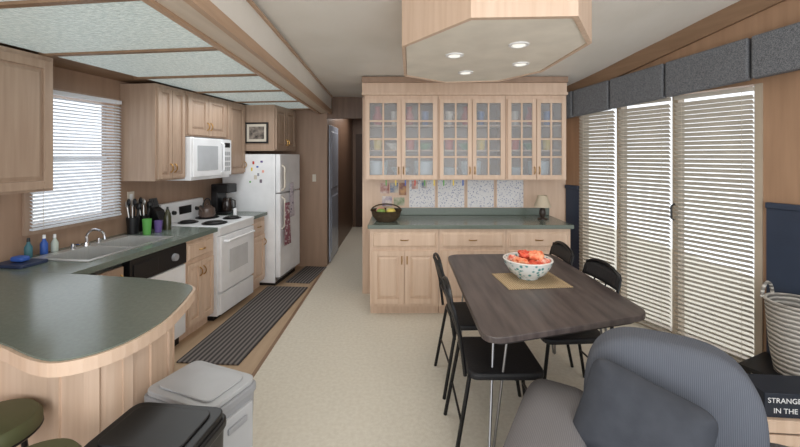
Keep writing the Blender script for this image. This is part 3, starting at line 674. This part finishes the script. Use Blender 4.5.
# ------------------------- bins
def binn(M,w,d,h,mb,ml,lab,blk):
    e=thing('trash_can',M,lab,'trash can')
    bm=NB(); a=rpoly([(-w/2*.9,-d/2*.9),(w/2*.9,-d/2*.9),(w/2*.9,d/2*.9),(-w/2*.9,d/2*.9)],.04); b=rpoly([(-w/2,-d/2),(w/2,-d/2),(w/2,d/2),(-w/2,d/2)],.045)
    A=[bm.verts.new((p[0],p[1],0)) for p in a];B=[bm.verts.new((p[0],p[1],h-.05)) for p in b]; k=len(A)
    for i in range(k): bm.faces.new([A[i],A[(i+1)%k],B[(i+1)%k],B[i]])
    bm.faces.new(A[::-1]); bm.faces.new(B); make('body',bm,mb,parent=e,smooth=True)
    bm=NB(); s=1.04; prism(bm,[(p[0]*s,p[1]*s) for p in b],h-.06,h-.025); make('rim',bm,mb if not blk else black,parent=e,bevel=.008)
    bm=NB(); prism(bm,[(p[0]*.98,p[1]*.98) for p in b],h-.025,h-.004); prism(bm,[(p[0]*.80,p[1]*.74) for p in b],h-.004,h+.004); make('lid',bm,ml,parent=e,bevel=.008,seg=3)
    return e
e=binn(T((-.845,1.62,0))@RZ(-22),.37,.26,.585,greyp,greyl,'grey plastic lidded trash can beside the peninsula',False)
bm=NB(); box(bm,.165,.196,-.09,.09,.30,.50); box(bm,.196,.206,-.05,.05,.44,.465,1); make('drawer_front',bm,[greyl,greyp],parent=e,bevel=.008)
bm=NB(); box(bm,.155,.19,-.09,.09,.07,.28); box(bm,.19,.20,-.05,.05,.22,.245,1); make('drawer_front',bm,[greyl,greyp],parent=e,bevel=.008)
bm=NB(); box(bm,-.14,.14,-.135,-.115,.10,.48); make('front_panel',bm,greyl,parent=e,bevel=.01)
binn(T((-.79,1.235,0))@RZ(-6),.345,.25,.665,black,black,'black plastic trash can with flat lid','b')
# stools
def stool(M,r,h,lab):
    e=thing('bar_stool',M,lab,'stool','bar stools at the peninsula')
    bm=NB(); lathe(bm,[(r*.9,h-.06),(r,h-.05),(r,h-.02),(r*.9,h),(r*.3,h+.008)],seg=36); make('seat',bm,olive,parent=e,smooth=True)
    bm=NB(); tube(bm,[(r*.97*math.cos(k*math.pi/18),r*.97*math.sin(k*math.pi/18),h-.055) for k in range(36)],.007,6,closed=True); make('seat_ring',bm,blackm,parent=e,smooth=True)
    for k in range(4):
        a=math.pi/4+k*math.pi/2; bm=NB(); tube(bm,[(r*.6*math.cos(a),r*.6*math.sin(a),h-.06),(r*.95*math.cos(a),r*.95*math.sin(a),0)],.01,8); make('leg',bm,blackm,parent=e,smooth=True)
    bm=NB(); tube(bm,[(r*.82*math.cos(k*math.pi/18),r*.82*math.sin(k*math.pi/18),.2) for k in range(36)],.006,6,closed=True); make('foot_ring',bm,blackm,parent=e,smooth=True)
stool(T((-1.50,1.38,0)),.15,.58,'round olive vinyl bar stool tucked at the peninsula')
stool(T((-1.155,1.185,0)),.13,.58,'round olive vinyl bar stool beside the black bin')
# ------------------------- right corner
e=thing('low_bench',MR@T((.20,2.0,0)),'low black wooden bench against the navy wainscot','bench')
bm=NB(); box(bm,-.16,.20,-.26,.20,.15,.18); make('bench_top',bm,black,parent=e,bevel=.004)
for x in (-.13,.17):
    for y in (-.23,.17):
        bm=NB(); box(bm,x-.02,x+.02,y-.02,y+.02,0,.15); make('leg',bm,black,parent=e)
e=thing('wicker_basket',MR@T((.215,1.98,.181)),'tall white and grey wicker basket with loop handles','basket')
bm=NB(); lathe(bm,[(.12,0),(.145,.15),(.16,.36),(.165,.44),(.152,.44),(.145,.34),(.13,.15),(.10,.02)],seg=40); make('body',bm,wick,parent=e,smooth=True)
bm=NB(); tube(bm,[(.16*math.cos(k*math.pi/20),.16*math.sin(k*math.pi/20),.445) for k in range(40)],.011,6,closed=True); make('rim',bm,wick,parent=e,smooth=True)
for s in (-1,1):
    bm=NB(); tube(bm,[(.07*math.cos(t),s*.16,.44+.09*math.sin(t)) for t in [k*math.pi/10 for k in range(11)]],.010,6); make('handle',bm,wick,parent=e,smooth=True)
CR=T((2.07,2.03,0))@RZ(-5)
e=thing('wooden_crate',CR,'light wooden slatted crate on the carpet','crate')
bm=NB()
for z in (.005,.07,.135):
    for yy in (-.11,.10): box(bm,-.20,.20,yy,yy+.012,z,z+.055)
    for xx in (-.20,.188): box(bm,xx,xx+.012,-.098,.10,z,z+.055)
for xx in (-.188,.168):
    for yy in (-.098,.08): box(bm,xx,xx+.02,yy,yy+.02,0,.19)
box(bm,-.20,.20,-.11,.112,.19,.20)
make('slat_box',bm,oak,parent=e,bevel=.002)
def textmesh(s,size,parent,M,m):
    cu=bpy.data.curves.new('t','FONT'); cu.body=s; cu.size=size; cu.extrude=.0008; cu.align_x='LEFT'
    o=bpy.data.objects.new('t',cu); C.objects.link(o); dg=bpy.context.evaluated_depsgraph_get(); dg.update()
    me=bpy.data.meshes.new_from_object(o.evaluated_get(dg)); bpy.data.objects.remove(o)
    me.materials.clear(); me.materials.append(m); q=bpy.data.objects.new('lettering',me); C.objects.link(q); q.parent=parent; q.matrix_local=M; q['label']='white printed lettering'
e=thing('boxed_book',CR@T((0,0,.201)),'black book box with white title lettering','book')
bm=NB(); box(bm,-.185,.185,-.09,.09,0,.125); make('cover',bm,col('book_navy',(26,34,48),.5),parent=e,bevel=.003)
textmesh('STRANGER',.037,e,T((-.172,-.0915,.076))@RX(90),white)
textmesh('IN THE',.037,e,T((-.145,-.0915,.024))@RX(90),white)
# ---------------------------------------------------------------- lights, world, camera
w=bpy.data.worlds.new('World'); S.world=w; w.use_nodes=True
b=w.node_tree.nodes['Background']; b.inputs[0].default_value=(.91,.955,1,1); b.inputs[1].default_value=1.65
def area(n,loc,rot,sx,sy,p,c=(1,1,1)):
    l=bpy.data.lights.new(n,'AREA'); l.shape='RECTANGLE'; l.size=sx; l.size_y=sy; l.energy=p; l.color=c
    o=bpy.data.objects.new(n,l); C.objects.link(o); o.location=loc; o.rotation_euler=[math.radians(a) for a in rot]; return o
area('rear_window_light',(0.3,-1.2,1.4),(98,0,0),3.5,1.6,52,(1,.98,.95))
area('dining_light',(.5,2.4,2.13),(0,0,0),.8,1.0,10,(1,.95,.88))
area('kitchen_light',(-1.6,3.4,2.10),(0,0,0),.5,1.6,9,(.95,.98,1))
area('hall_fill',(-.72,6.6,2.3),(0,0,0),.3,1.6,10,(1,.95,.9))  # added fill that brightens the hall, not a fixture
cam=bpy.data.cameras.new('Camera'); co=bpy.data.objects.new('Camera',cam); C.objects.link(co); S.camera=co
co.location=(0,0,1.55); co.rotation_euler=(math.radians(90),0,0)
cam.sensor_width=36; cam.lens=36*380/800; cam.shift_y=-68.5/800; cam.clip_start=.05
S.view_settings.view_transform='Standard'
